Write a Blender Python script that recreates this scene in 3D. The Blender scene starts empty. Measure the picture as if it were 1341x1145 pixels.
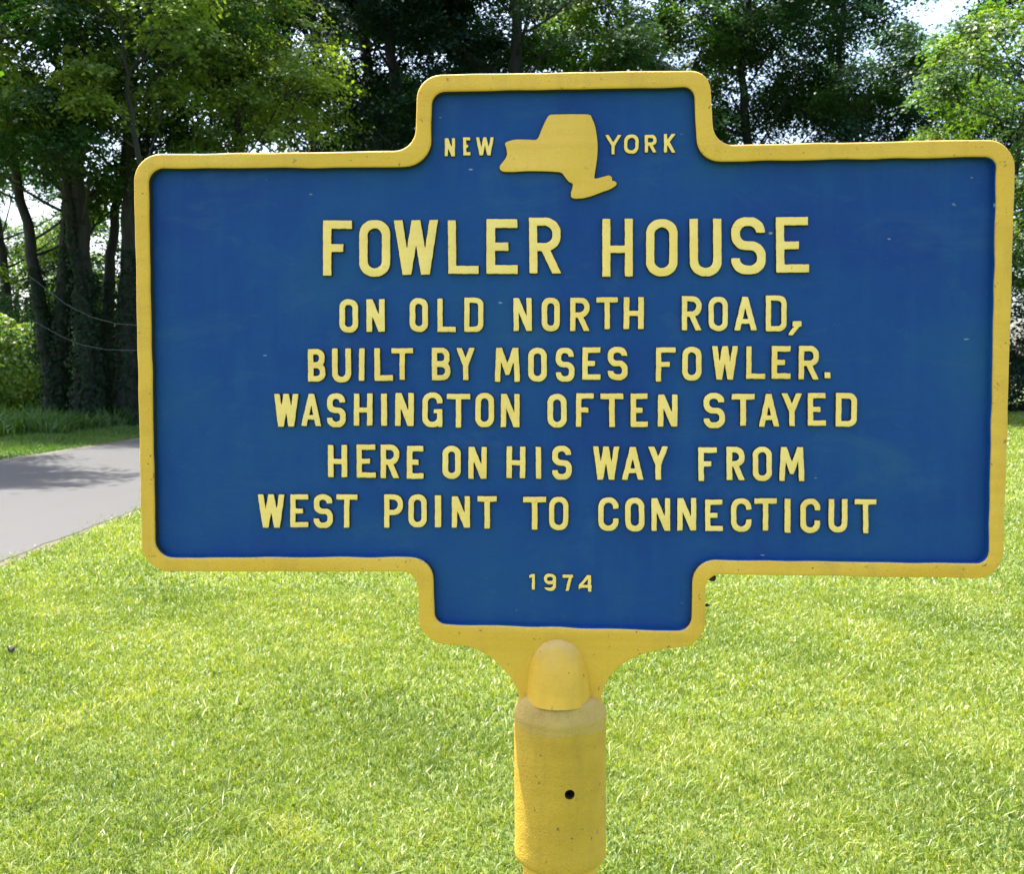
import bpy, bmesh, math, random
import numpy as np
from mathutils import Matrix, Vector

C = bpy.context.scene.collection
rng = np.random.default_rng(7)
R = math.radians

# ------------------------------------------------------------------ camera
IW, IH, FPX = 1341.0, 1145.0, 1290.0
PITCH, EYE = R(3.35), 1.5
cam_d = bpy.data.cameras.new('camera')
cam = bpy.data.objects.new('camera', cam_d)
C.objects.link(cam)
cam.location = (0, 0, EYE)
cam.rotation_euler = (math.pi / 2 - PITCH, 0, 0)
cam_d.sensor_width = 36
cam_d.lens = 36 * FPX / IW
cam_d.clip_start, cam_d.clip_end = 0.05, 2000
cam_d.dof.use_dof = True
cam_d.dof.focus_distance = 1.14
cam_d.dof.aperture_fstop = 22
bpy.context.scene.camera = cam

# ------------------------------------------------------------------ sky, sun, exposure
SUN_EL, SUN_AZ = R(66), R(-48)          # azimuth from straight ahead, minus = left
w = bpy.data.worlds.new('World')
bpy.context.scene.world = w
w.use_nodes = True
nt = w.node_tree
sky = nt.nodes.new('ShaderNodeTexSky')
sky.sky_type = 'NISHITA'
sky.sun_disc = False
sky.sun_elevation = SUN_EL
sky.sun_rotation = SUN_AZ
sky.air_density, sky.dust_density, sky.ozone_density = 1.0, 4.0, 1.0
nt.links.new(sky.outputs[0], nt.nodes['Background'].inputs[0])
nt.nodes['Background'].inputs[1].default_value = 0.15
sd = bpy.data.lights.new('sun', 'SUN')
sd.energy, sd.angle, sd.color = 5.0, R(0.5), (1.0, 0.94, 0.84)
sun = bpy.data.objects.new('sun', sd)
C.objects.link(sun)
sdir = Vector((math.sin(SUN_AZ) * math.cos(SUN_EL), math.cos(SUN_AZ) * math.cos(SUN_EL), math.sin(SUN_EL)))
sun.rotation_euler = sdir.to_track_quat('Z', 'Y').to_euler()
sun.location = (0, 0, 40)
vs = bpy.context.scene.view_settings
vs.view_transform, vs.look, vs.gamma, vs.use_curve_mapping = 'Standard', 'None', 1.0, False
vs.exposure = 1.75
cy = bpy.context.scene.cycles
cy.max_bounces, cy.diffuse_bounces, cy.glossy_bounces, cy.transmission_bounces = 8, 5, 2, 6

# ------------------------------------------------------------------ helpers
def link(o, parent=None):
    C.objects.link(o)
    if parent: o.parent = parent
    return o
def tag(o, label=None, cat=None, group=None, kind=None):
    if label: o['label'] = label
    if cat: o['category'] = cat
    if group: o['group'] = group
    if kind: o['kind'] = kind
    return o
def empty(name, loc, rot=(0, 0, 0)):
    o = bpy.data.objects.new(name, None)
    o.empty_display_size = 0.3
    o.location, o.rotation_euler = loc, rot
    return link(o)
def np_mesh(name, co, faces_list, mats, attrs=None, smooth=False):
    """co (N,3); faces_list = list of (M,k) index arrays."""
    me = bpy.data.meshes.new(name)
    me.vertices.add(len(co))
    me.vertices.foreach_set('co', np.ascontiguousarray(co, dtype=np.float32).ravel())
    loops = np.concatenate([f.ravel() for f in faces_list]).astype(np.int32)
    tot = np.concatenate([np.full(len(f), f.shape[1]) for f in faces_list]).astype(np.int32)
    start = np.concatenate([[0], np.cumsum(tot)[:-1]]).astype(np.int32)
    me.loops.add(len(loops)); me.loops.foreach_set('vertex_index', loops)
    me.polygons.add(len(tot)); me.polygons.foreach_set('loop_start', start); me.polygons.foreach_set('loop_total', tot)
    if smooth: me.polygons.foreach_set('use_smooth', np.ones(len(tot), dtype=bool))
    me.update(calc_edges=True)
    for k, v in (attrs or {}).items():
        a = me.attributes.new(k, 'FLOAT', 'POINT')
        a.data.foreach_set('value', np.ascontiguousarray(v, dtype=np.float32))
    for m in (mats if isinstance(mats, (list, tuple)) else [mats]): me.materials.append(m)
    return me
def obj(name, me, parent=None):
    return link(bpy.data.objects.new(name, me), parent)

# ------------------------------------------------------------------ materials
def mat(name):
    m = bpy.data.materials.new(name); m.use_nodes = True
    t = m.node_tree
    return m, t, t.nodes['Principled BSDF']
def node(t, typ, **kw):
    n = t.nodes.new(typ)
    for k, v in kw.items():
        if k.startswith('i_'):
            key = k[2:]
            n.inputs[int(key) if key.isdigit() else key].default_value = v
        else: setattr(n, k, v)
    return n
def ramp(t, src, stops, interp='LINEAR'):
    n = t.nodes.new('ShaderNodeValToRGB')
    n.color_ramp.interpolation = interp
    e = n.color_ramp.elements
    while len(e) < len(stops): e.new(0.5)
    for el, (p, c) in zip(e, stops):
        el.position = p; el.color = (*c, 1) if len(c) == 3 else c
    t.links.new(src, n.inputs[0])
    return n
def noise(t, scale, detail=4, rough=0.55, vec=None, dist=0.0):
    n = node(t, 'ShaderNodeTexNoise', i_Scale=scale, i_Detail=detail, i_Roughness=rough, i_Distortion=dist)
    if vec is not None: t.links.new(vec, n.inputs['Vector'])
    return n.outputs[0]
def coords(t, scale=(1, 1, 1)):
    tc = t.nodes.new('ShaderNodeTexCoord')
    mp = t.nodes.new('ShaderNodeMapping'); mp.inputs['Scale'].default_value = scale
    t.links.new(tc.outputs['Object'], mp.inputs[0])
    return mp.outputs[0]
def mix(t, fac, a, b, blend='MIX'):
    n = t.nodes.new('ShaderNodeMix'); n.data_type = 'RGBA'; n.blend_type = blend
    for s, v in ((0, fac), (6, a), (7, b)):
        if hasattr(v, 'node'): t.links.new(v, n.inputs[s])
        else: n.inputs[s].default_value = v if s == 0 else (*v, 1)
    return n.outputs[2]
def bump(t, h, strength, dist, p):
    b = node(t, 'ShaderNodeBump', i_Strength=strength, i_Distance=dist)
    t.links.new(h, b.inputs['Height'])
    t.links.new(b.outputs[0], p.inputs['Normal'])
    return b

def yellow_paint(name, base, pale, dirt=0.5, top_wear=True, collar=None, rough=1.0):
    m, t, p = mat(name)
    v = coords(t)
    big = noise(t, 9, 5, 0.6, v)
    col = mix(t, ramp(t, big, [(0.35, (0, 0, 0)), (0.75, (1, 1, 1))]).outputs[0], base, pale)
    streak = noise(t, 30, 5, 0.6, coords(t, (1.6, 1, 0.22)))
    col = mix(t, ramp(t, streak, [(0.5, (0, 0, 0)), (0.8, (0.28 * dirt,) * 3)]).outputs[0], col, (0.25, 0.17, 0.035))
    sp = noise(t, 150, 3, 0.65, v)
    col = mix(t, ramp(t, sp, [(0.655, (0, 0, 0)), (0.74, (dirt, dirt, dirt))]).outputs[0], col, (0.14, 0.09, 0.03))
    if top_wear:
        # chalky bloom where rain and sun weather the upward faces of the casting
        g = t.nodes.new('ShaderNodeNewGeometry'); sx = t.nodes.new('ShaderNodeSeparateXYZ')
        t.links.new(g.outputs['Normal'], sx.inputs[0])
        wn = node(t, 'ShaderNodeMath', operation='MULTIPLY_ADD', i_1=0.5)
        t.links.new(noise(t, 60, 4, 0.7, v), wn.inputs[0]); t.links.new(sx.outputs[2], wn.inputs[2])
        col = mix(t, ramp(t, wn.outputs[0], [(0.62, (0, 0, 0)), (1.1, (0.7, 0.7, 0.7))]).outputs[0], col, (0.62, 0.47, 0.20))
    brush = noise(t, 16, 4, 0.6, coords(t, (0.25, 1, 3.0)), 0.5)
    col = mix(t, ramp(t, brush, [(0.45, (0, 0, 0)), (0.75, (0.35, 0.35, 0.35))]).outputs[0], col, (base[0] * .72, base[1] * .68, base[2] * .7))
    if collar:
        # rough unpainted-looking casting seam round the shoulder
        tc = t.nodes.new('ShaderNodeTexCoord'); sx = t.nodes.new('ShaderNodeSeparateXYZ'); t.links.new(tc.outputs['Object'], sx.inputs[0])
        wob = node(t, 'ShaderNodeMath', operation='MULTIPLY_ADD', i_1=0.022); t.links.new(noise(t, 38, 5, 0.7, v), wob.inputs[0]); t.links.new(sx.outputs[2], wob.inputs[2])
        mr = node(t, 'ShaderNodeMapRange'); mr.inputs[1].default_value, mr.inputs[2].default_value = collar[0] + .007, collar[1] + .011
        t.links.new(wob.outputs[0], mr.inputs[0])
        k = ramp(t, mr.outputs[0], [(0, (0, 0, 0)), (.12, (.75, .75, .75)), (.3, (.45, .45, .45)), (.5, (.7, .7, .7)), (1, (.6, .6, .6))]).outputs[0]
        col = mix(t, k, col, (0.52, 0.36, 0.12))
        grime = noise(t, 12, 6, 0.7, coords(t, (1.3, 1.3, 0.35)))
        col = mix(t, ramp(t, grime, [(0.52, (0, 0, 0)), (0.72, (0.5, 0.5, 0.5))]).outputs[0], col, (0.26, 0.15, 0.03))
    t.links.new(col, p.inputs['Base Color'])
    p.inputs['Roughness'].default_value = 0.65
    hb = node(t, 'ShaderNodeMath', operation='MULTIPLY_ADD', i_1=0.6)
    t.links.new(noise(t, 380, 4, 0.65, v), hb.inputs[0]); t.links.new(noise(t, 48, 4, 0.65, v), hb.inputs[2])
    bump(t, hb.outputs[0], min(1, 0.65 * rough), 0.0022 * rough, p)
    return m
M_border = yellow_paint('border_paint', (0.68, 0.39, 0.028), (0.73, 0.455, 0.052), 1.0)
M_letter = yellow_paint('letter_paint', (0.90, 0.61, 0.145), (0.94, 0.70, 0.24), 0.3, False)
M_state = yellow_paint('emblem_paint', (0.71, 0.42, 0.045), (0.76, 0.47, 0.07), 0.4, False)

def blue_paint(name, k=1.0):
    m, t, p = mat(name)
    v = coords(t)
    base = ramp(t, noise(t, 4.5, 6, 0.6, v, 0.4), [(0.3, (0.002 * k, 0.034 * k, 0.185 * k)), (0.5, (0.003 * k, 0.052 * k, 0.205 * k)), (0.72, (0.007 * k, 0.070 * k, 0.185 * k))])
    streak = noise(t, 26, 6, 0.65, coords(t, (1.5, 1, 0.16)))
    col = mix(t, ramp(t, streak, [(0.48, (0, 0, 0)), (0.76, (0.30, 0.30, 0.30))]).outputs[0], base.outputs[0], (0.014 * k, 0.082 * k, 0.22 * k))
    chalk = noise(t, 7, 5, 0.75, coords(t, (1, 1, 2.2)), 0.8)
    col = mix(t, ramp(t, chalk, [(0.54, (0, 0, 0)), (0.74, (0.40, 0.40, 0.40))]).outputs[0], col, (0.03 * k, 0.095 * k, 0.19 * k))
    # tiny pale nicks
    fl = noise(t, 90, 1, 0.5, coords(t, (0.6, 1, 1.5)))
    col = mix(t, ramp(t, fl, [(0.775, (0, 0, 0)), (0.81, (0.6, 0.6, 0.6))]).outputs[0], col, (0.38, 0.40, 0.38))
    t.links.new(col, p.inputs['Base Color'])
    p.inputs['Roughness'].default_value = 0.5
    p.inputs['Specular IOR Level'].default_value = 0.2
    # fine dry-brush scuffs
    sc_ = noise(t, 60, 5, 0.8, coords(t, (0.5, 1, 1.6)), 1.0)
    col = mix(t, ramp(t, sc_, [(0.60, (0, 0, 0)), (0.72, (0.35, 0.35, 0.35))]).outputs[0], col, (0.030, 0.10, 0.20))
    t.links.new(col, p.inputs['Base Color'])
    hb = node(t, 'ShaderNodeMath', operation='MULTIPLY_ADD', i_1=1.4)
    t.links.new(noise(t, 16, 4, 0.6, v), hb.inputs[0]); t.links.new(noise(t, 230, 3, 0.6, v), hb.inputs[2])
    bump(t, hb.outputs[0], 0.3, 0.002, p)
    return m
M_blue = blue_paint('blue_paint')
M_edge, t, p = mat('edge_paint_shade')                    # dark unrolled sides, and shade painted into border crevice and letter feet
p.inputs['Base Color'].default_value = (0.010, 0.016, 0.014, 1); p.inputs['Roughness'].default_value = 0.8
M_rust, t, p = mat('rust')
t.links.new(ramp(t, noise(t, 120, 4, 0.6, coords(t)), [(0.3, (0.02, 0.012, 0.006)), (0.7, (0.12, 0.05, 0.015))]).outputs[0], p.inputs['Base Color'])
p.inputs['Roughness'].default_value = 0.9

def leaf_mat(name, dark, mid, light, trans=0.45, gloss=0.035, tcol=(1.25, 1.45, 0.45)):
    m = bpy.data.materials.new(name); m.use_nodes = True
    t = m.node_tree; t.nodes.clear()
    at = node(t, 'ShaderNodeAttribute', attribute_name='tone')
    r = ramp(t, at.outputs['Fac'], [(0.0, dark), (0.5, mid), (1.0, light)])
    tr = mix(t, 1.0, r.outputs[0], tcol, 'MULTIPLY')
    d = t.nodes.new('ShaderNodeBsdfDiffuse'); t.links.new(r.outputs[0], d.inputs[0])
    tl = t.nodes.new('ShaderNodeBsdfTranslucent'); t.links.new(tr, tl.inputs[0])
    s1 = node(t, 'ShaderNodeMixShader', i_0=trans)
    t.links.new(d.outputs[0], s1.inputs[1]); t.links.new(tl.outputs[0], s1.inputs[2])
    g = node(t, 'ShaderNodeBsdfGlossy', i_Roughness=0.42); g.inputs[0].default_value = (0.9, 0.95, 0.9, 1)
    s2 = node(t, 'ShaderNodeMixShader', i_0=gloss)
    t.links.new(s1.outputs[0], s2.inputs[1]); t.links.new(g.outputs[0], s2.inputs[2])
    o = t.nodes.new('ShaderNodeOutputMaterial'); t.links.new(s2.outputs[0], o.inputs[0])
    return m
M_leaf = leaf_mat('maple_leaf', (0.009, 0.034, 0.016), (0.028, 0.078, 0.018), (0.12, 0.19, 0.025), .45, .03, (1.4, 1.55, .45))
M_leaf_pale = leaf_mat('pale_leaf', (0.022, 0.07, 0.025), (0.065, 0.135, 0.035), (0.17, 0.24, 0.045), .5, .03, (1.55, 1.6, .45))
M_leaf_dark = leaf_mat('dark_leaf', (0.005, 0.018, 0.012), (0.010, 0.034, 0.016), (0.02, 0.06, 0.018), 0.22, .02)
M_ivy = leaf_mat('ivy_leaf', (0.005, 0.016, 0.006), (0.010, 0.03, 0.009), (0.025, 0.06, 0.014), 0.2, .012)
M_blade = leaf_mat('grass_blade', (0.055, 0.115, 0.010), (0.195, 0.26, 0.022), (0.46, 0.43, 0.13), 0.45, 0.04, (1.2, 1.25, 0.4))
M_verge = leaf_mat('verge_blade', (0.03, 0.08, 0.012), (0.08, 0.15, 0.02), (0.2, 0.24, 0.05), 0.4)

M_bark, t, p = mat('bark')
bk = noise(t, 7, 6, 0.65, coords(t, (1, 1, 0.18)))
t.links.new(ramp(t, bk, [(0.3, (0.010, 0.010, 0.008)), (0.55, (0.024, 0.023, 0.018)), (0.8, (0.065, 0.062, 0.05))]).outputs[0], p.inputs['Base Color'])
p.inputs['Roughness'].default_value = 0.9
bump(t, bk, 0.8, 0.05, p)
M_soil, t, p = mat('lawn_soil')
sc = coords(t)
a = ramp(t, noise(t, 0.35, 5, 0.6, sc), [(0.3, (0.055, 0.10, 0.018)), (0.7, (0.10, 0.14, 0.03))])
b = ramp(t, noise(t, 30, 5, 0.7, sc), [(0.35, (0.045, 0.06, 0.015)), (0.65, (0.15, 0.19, 0.05))])
t.links.new(mix(t, 0.55, a.outputs[0], b.outputs[0]), p.inputs['Base Color'])
p.inputs['Roughness'].default_value = 0.95
M_road, t, p = mat('asphalt')
sc = coords(t)
a = ramp(t, noise(t, 0.5, 5, 0.6, coords(t, (1, 0.4, 1))), [(0.3, (0.036, 0.0385, 0.040)), (0.7, (0.050, 0.053, 0.055))])
b = ramp(t, noise(t, 90, 3, 0.7, sc), [(0.3, (0.022, 0.022, 0.023)), (0.7, (0.088, 0.085, 0.082))])
t.links.new(mix(t, 0.4, a.outputs[0], b.outputs[0]), p.inputs['Base Color'])
p.inputs['Roughness'].default_value = 0.85
bump(t, noise(t, 130, 2, 0.6, sc), 0.5, 0.01, p)
M_gravel, t, p = mat('shoulder_gravel')
t.links.new(ramp(t, noise(t, 25, 5, 0.75, coords(t)), [(0.3, (0.035, 0.03, 0.02)), (0.7, (0.12, 0.105, 0.07))]).outputs[0], p.inputs['Base Color'])
M_cable, t, p = mat('cable_sheath'); p.inputs['Base Color'].default_value = (0.16, 0.17, 0.17, 1); p.inputs['Roughness'].default_value = 0.6

# ------------------------------------------------------------------ sign: plane, tracing, outlines
YAW, ROLL = R(-3.39), R(-0.2)
Rs = (Matrix.Rotation(YAW, 4, 'Z') @ Matrix.Rotation(ROLL, 4, 'Y'))
Rc = Matrix.Rotation(math.pi / 2 - PITCH, 4, 'X')
def ray(px, py):
    return (Rc @ Vector(((px - IW / 2) / FPX, -(py - IH / 2) / FPX, -1))).normalized()
_d = ray(742, 475); _P = Vector((0, 0, EYE)) + _d * (1.128 / (_d.y))
_n = (Rs @ Vector((0, 1, 0)))
def hit(px, py):
    d = ray(px, py)
    return Vector((0, 0, EYE)) + d * ((_P - Vector((0, 0, EYE))).dot(_n) / d.dot(_n))
_h = hit(734.5, 1000)
BASE = _h - (Rs @ Vector((0, 0, 1))) * (_h.z / (Rs @ Vector((0, 0, 1))).z)
SIGN = Matrix.Translation(BASE) @ Rs
SINV = SIGN.inverted()
O_l = SINV @ Vector((0, 0, EYE))
def S(px, py, depth=0.0):
    """photo position -> (x, z) on the sign's own plane at local y = depth"""
    d = SINV.to_3x3() @ ray(px, py)
    q = O_l + d * ((depth - O_l.y) / d.y)
    return (q.x, q.z)

marker = empty('historical_marker', BASE, Rs.to_euler())
tag(marker, 'blue cast metal history marker with raised yellow lettering and border on a round yellow post', 'historical marker')

def rounded(corners, n=8):
    """corners (x, y, r): polygon with rounded corners"""
    out = []
    N = len(corners)
    for i, (x, y, r) in enumerate(corners):
        p = Vector((x, y)); a = Vector(corners[i - 1][:2]) - p; b = Vector(corners[(i + 1) % N][:2]) - p
        if r <= 0: out.append((x, y)); continue
        la, lb = a.length, b.length
        a.normalize(); b.normalize()
        ang = a.angle(b)
        t_ = min(r / math.tan(ang / 2), la * 0.95, lb * 0.95)
        r_ = t_ * math.tan(ang / 2)
        c = p + (a + b).normalized() * (r_ / math.sin(ang / 2))
        s0, s1 = p + a * t_ - c, p + b * t_ - c
        a0 = math.atan2(s0.y, s0.x); da = math.atan2(s1.y, s1.x) - a0
        while da > math.pi: da -= 2 * math.pi
        while da < -math.pi: da += 2 * math.pi
        for k in range(n + 1):
            aa = a0 + da * k / n
            out.append((c.x + r_ * math.cos(aa), c.y + r_ * math.sin(aa)))
    return out
def densify(pts, step):
    out = []
    for i in range(len(pts)):
        a, b = pts[i], pts[(i + 1) % len(pts)]
        L = math.hypot(b[0] - a[0], b[1] - a[1]); k = max(1, int(L / step))
        for j in range(k): out.append((a[0] + (b[0] - a[0]) * j / k, a[1] + (b[1] - a[1]) * j / k))
    return out
def wobble(pts, amp, seed):
    r = random.Random(seed); ph = [(r.uniform(0.012, 0.15), r.uniform(0, 6.3), r.uniform(0, 6.3)) for _ in range(9)]
    out = []
    for x, y in pts:
        q = (x * 0.8 + y)
        out.append((x + amp * sum(math.sin(q * f + a) for f, a, b in ph) / 3, y + amp * sum(math.sin(q * f + b) for f, a, b in ph) / 3))
    return out

def curve_mesh(name, loops, half, bevel, res, ymid, mats, parent, split=None, angle=40):
    """loops of (x, z) on the sign plane, extruded to local y = ymid -/+ half; a hole is a loop inside another"""
    cu = bpy.data.curves.new(name, 'CURVE'); cu.dimensions = '2D'; cu.fill_mode = 'BOTH'
    cu.extrude = half - bevel; cu.bevel_depth = bevel; cu.bevel_resolution = res; cu.offset = -bevel
    for lp in loops:
        s = cu.splines.new('POLY'); s.points.add(len(lp) - 1); s.use_cyclic_u = True
        s.points.foreach_set('co', [v for q in lp for v in (q[0], q[1], 0, 1)])
    to = bpy.data.objects.new(name, cu); C.objects.link(to)
    bpy.context.view_layer.update()
    me = bpy.data.meshes.new_from_object(to.evaluated_get(bpy.context.evaluated_depsgraph_get()))
    bpy.data.objects.remove(to); bpy.data.curves.remove(cu)
    me.transform(Matrix.Translation((0, ymid, 0)) @ Matrix.Rotation(math.pi / 2, 4, 'X'))
    me.materials.clear()
    for m in mats: me.materials.append(m)
    bm = bmesh.new(); bm.from_mesh(me)
    bmesh.ops.remove_doubles(bm, verts=bm.verts, dist=1e-6)
    for f in bm.faces:
        f.smooth = True
        f.material_index = 1 if split and f.normal.y > split else 0
    for e in bm.edges:
        if len(e.link_faces) == 2 and e.calc_face_angle(0) > R(angle): e.smooth = False
    bm.to_mesh(me); bm.free()
    me.name = name
    return obj(name, me, parent)

OUT_C = [(174, 201.5, 36), (544, 197, 30), (546, 97.5, 33), (929.5, 91, 26), (935.5, 189.5, 26), (1331, 181.5, 36), (1314, 758.5, 36), (924, 753, 20), (923.5, 846, 34)]
FLARE_R = [(868, 851.5), (850, 855), (835, 860), (824, 865.5), (815, 871), (806, 878.5), (799, 886.5), (792.5, 898), (788.5, 910), (787, 925)]
FLARE_L = [(682, 925), (680, 914), (676.5, 903), (670, 891), (661.5, 879), (651, 868.5), (640, 859.5), (628, 853), (616, 848.5), (604, 846)]
OUT_C2 = [(549.5, 843.5, 36), (546.5, 749.5, 22), (185.5, 749, 36)]
tmp = rounded([(604, 846, 0)] + OUT_C2 + OUT_C + [(868, 851.5, 0)])
outer = wobble(densify(tmp[1:-1] + FLARE_R + FLARE_L, 9), 0.35, 3)
IN_C = [(193.5, 220, 20), (563.5, 218, 36), (565.5, 119.5, 18), (909.5, 113, 15), (913.5, 211.5, 32), (1306, 204.5, 14), (1295.5, 739, 16), (907.5, 734, 30), (905.5, 828, 18), (569, 818, 16), (567, 730.5, 30), (203, 731, 24)]
inner_px = wobble(densify(rounded(IN_C), 7), 0.38, 5)
YF = -0.011
outer_s = [S(x, y, YF) for x, y in outer]; inner_s = [S(x, y, YF) for x, y in inner_px]
border = curve_mesh('border', [outer_s, inner_s], 0.0145, 0.0022, 2, YF + 0.0145, [M_border], marker)
def grow(loop, d):
    out = []
    n = len(loop)
    area = sum(loop[i - 1][0] * loop[i][1] - loop[i][0] * loop[i - 1][1] for i in range(n))
    sg = 1 if area > 0 else -1
    for i in range(n):
        ax, ay = loop[i - 1]; bx, by = loop[(i + 1) % n]
        tx, ty = bx - ax, by - ay; L = math.hypot(tx, ty) or 1
        out.append((loop[i][0] + sg * ty / L * d, loop[i][1] - sg * tx / L * d))
    return out
panel = curve_mesh('panel', [grow([S(x, y, YF) for x, y in densify(rounded(IN_C), 12)], 0.006)], 0.006, 0.0005, 0, 0.006, [M_blue], marker)

# painted-in shadow line between panel and border; blue along bottom and right
lip = curve_mesh('shade_seam', [grow(inner_s, .003), grow(inner_s, -.0007)], .0046, .0004, 0, -.0040, [M_edge, M_blue], marker)
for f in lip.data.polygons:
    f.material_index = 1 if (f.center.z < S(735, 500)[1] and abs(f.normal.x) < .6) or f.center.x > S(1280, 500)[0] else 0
# ------------------------------------------------------------------ lettering: strokes -> outlines
def box(X, Y, x0, y0, x1, y1):
    return np.maximum(np.maximum(x0 - X, X - x1), np.maximum(y0 - Y, Y - y1))
def rr(X, Y, x0, y0, x1, y1, r):
    r = min(r, (x1 - x0) / 2, (y1 - y0) / 2)
    dx = np.abs(X - (x0 + x1) / 2) - (x1 - x0) / 2 + r; dy = np.abs(Y - (y0 + y1) / 2) - (y1 - y0) / 2 + r
    return np.hypot(np.maximum(dx, 0), np.maximum(dy, 0)) + np.minimum(np.maximum(dx, dy), 0) - r
def ring(X, Y, x0, y0, x1, y1, r, s):
    return np.maximum(rr(X, Y, x0, y0, x1, y1, r), -rr(X, Y, x0 + s, y0 + s, x1 - s, y1 - s, max(r - s * 0.85, s * 0.2)))
def seg(X, Y, ax, ay, bx, by, s, ext=0.0):
    L = math.hypot(bx - ax, by - ay); ux, uy = (bx - ax) / L, (by - ay) / L
    u = (X - ax) * ux + (Y - ay) * uy; v = -(X - ax) * uy + (Y - ay) * ux
    return np.maximum(np.maximum(-ext - u, u - L - ext), np.abs(v) - s / 2)
def glyph(ch, w, h, s, X, Y):
    mn = lambda *a: np.minimum.reduce(a)
    cut = lambda a, b: np.maximum(a, -b)
    B = lambda *a: box(X, Y, *a)
    G = lambda *a: ring(X, Y, *a, s)
    D = lambda ax, ay, bx, by, ss=s: np.maximum(seg(X, Y, ax, ay, bx, by, ss, s), B(0, 0, w, h))
    stem = B(0, 0, s, h)
    if ch == 'I': return B(0, 0, w, h)
    if ch == 'H': return mn(stem, B(w - s, 0, w, h), B(0, .41 * h, w, .41 * h + s * .9))
    if ch == 'F': return mn(stem, B(0, h - s, w, h), B(0, .43 * h, .70 * w, .43 * h + s * .95))
    if ch == 'E': return mn(stem, B(0, h - s, w * .98, h), B(0, .42 * h, .70 * w, .42 * h + s * .95), B(0, 0, w, s))
    if ch == 'L': return mn(stem, B(0, 0, w, s))
    if ch == 'T': return mn(B(0, h - s, w, h), B(w / 2 - s / 2, 0, w / 2 + s / 2, h))
    if ch == 'O': return G(0, 0, w, h, .46 * w)
    if ch == 'D': return mn(np.maximum(G(-w, 0, w, h, .40 * w), -X), stem)
    if ch == 'U': return np.maximum(G(0, 0, w, 2 * h, .46 * w), Y - h)
    if ch == 'C': return cut(G(0, 0, w, h, .46 * w), B(w / 2, .37 * h, w + 1, .66 * h))
    if ch == 'G': return mn(cut(G(0, 0, w, h, .46 * w), B(w / 2, .46 * h, w + 1, .68 * h)), B(.56 * w, .40 * h, w, .52 * h), B(w - s * .8, 0, w, .5 * h))
    if ch == 'S':
        a = cut(G(0, h / 2 - s / 2, w * .97, h, .42 * w), B(w / 2, h / 2 + s / 2 - .1, w + 1, .73 * h))
        a = np.where((X > w / 2) & (Y < h / 2 + s / 2), np.maximum(a, 0.5), a)
        b = cut(G(0, 0, w, h / 2 + s / 2, .42 * w), B(-1, .28 * h, w / 2, h / 2 - s / 2 + .1))
        b = np.where((X < w / 2) & (Y > h / 2 - s / 2), np.maximum(b, 0.5), b)
        return mn(a, b, B(w * .38, h / 2 - s / 2, w * .62, h / 2 + s / 2))
    if ch == 'P': return mn(stem, np.maximum(G(-w, .38 * h, w, h, .27 * h), -X))
    if ch == 'R': return mn(stem, np.maximum(G(-w, .40 * h, w, h, .27 * h), -X), np.maximum(D(.48 * w, .47 * h, w - s * .52, 0), Y - .46 * h))
    if ch == 'B': return mn(stem, np.maximum(G(-w, .5 * h - s * .45, w * .96, h, .24 * h), -X), np.maximum(G(-w, 0, w, .5 * h + s * .45, .25 * h), -X))
    if ch == 'N': return mn(stem, B(w - s, 0, w, h), D(s * .5, h, w - s * .5, 0, s * 1.1))
    if ch == 'W':
        return mn(D(s * .5, h, .29 * w, 0), D(.29 * w, 0, .5 * w, h), D(.5 * w, h, .71 * w, 0), D(.71 * w, 0, w - s * .5, h))
    if ch == 'M':
        v = np.maximum(mn(np.maximum(D(s * .75, h, .5 * w, .30 * h), X - .5 * w - .15), np.maximum(D(.5 * w, .30 * h, w - s * .75, h), .5 * w - .15 - X)), .20 * h - Y)
        return mn(D(s * .45, 0, s * .75, h), D(w - s * .45, 0, w - s * .75, h), v)
    if ch == 'A': return mn(D(s * .5, 0, .5 * w, h), D(.5 * w, h, w - s * .5, 0), B(.22 * w, .20 * h, .78 * w, .20 * h + s * .85))
    if ch == 'Y': return mn(mn(np.maximum(D(s * .5, h, .5 * w, .46 * h), X - .5 * w - .15), np.maximum(D(.5 * w, .46 * h, w - s * .5, h), .5 * w - .15 - X)), B(w / 2 - s / 2, 0, w / 2 + s / 2, .5 * h))
    if ch == 'K': return mn(stem, D(s * .4, .36 * h, w - s * .5, h), D(.38 * w, .52 * h, w - s * .5, 0))
    if ch == '1': return mn(B(w - s, 0, w, h), D(s * .1, h * .84, w - s * .4, h - s * .3, s * .9))
    if ch == '7': return mn(B(0, h - s, w, h), D(w - s * .6, h, .42 * w, 0))
    if ch == '4': return mn(B(.70 * w, 0, .70 * w + s, h), B(0, .22 * h, w, .22 * h + s * .9), D(.02 * w, .26 * h, .76 * w, h - s * .2, s * .9))
    if ch == '9':
        low = cut(G(0, 0, w, h, .46 * w), B(-1, .2 * h, w / 2, h + 1))
        return mn(G(0, .38 * h, w, h, .46 * w), np.maximum(low, Y - .7 * h))
    if ch == '.': return B(0, 0, w, h)
    if ch == ',': return mn(B(.30 * w, .62 * h, w, h), np.maximum(seg(X, Y, .80 * w, .8 * h, .12 * w, .05 * h, w * .33, 2), np.maximum(B(0, 0, w, h), X * .9 - Y * 1.0 - .42 * w)))
def vnoise_xy(xs, ys, ph):
    a, b = xs[None, :], ys[:, None]
    return (np.sin(a * .55 + b * .21 + ph) + np.sin(b * .47 - a * .3 + ph * 1.7) + .7 * np.sin(a * 1.1 + b * .9 + ph * 2.3)) / 2.7
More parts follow.
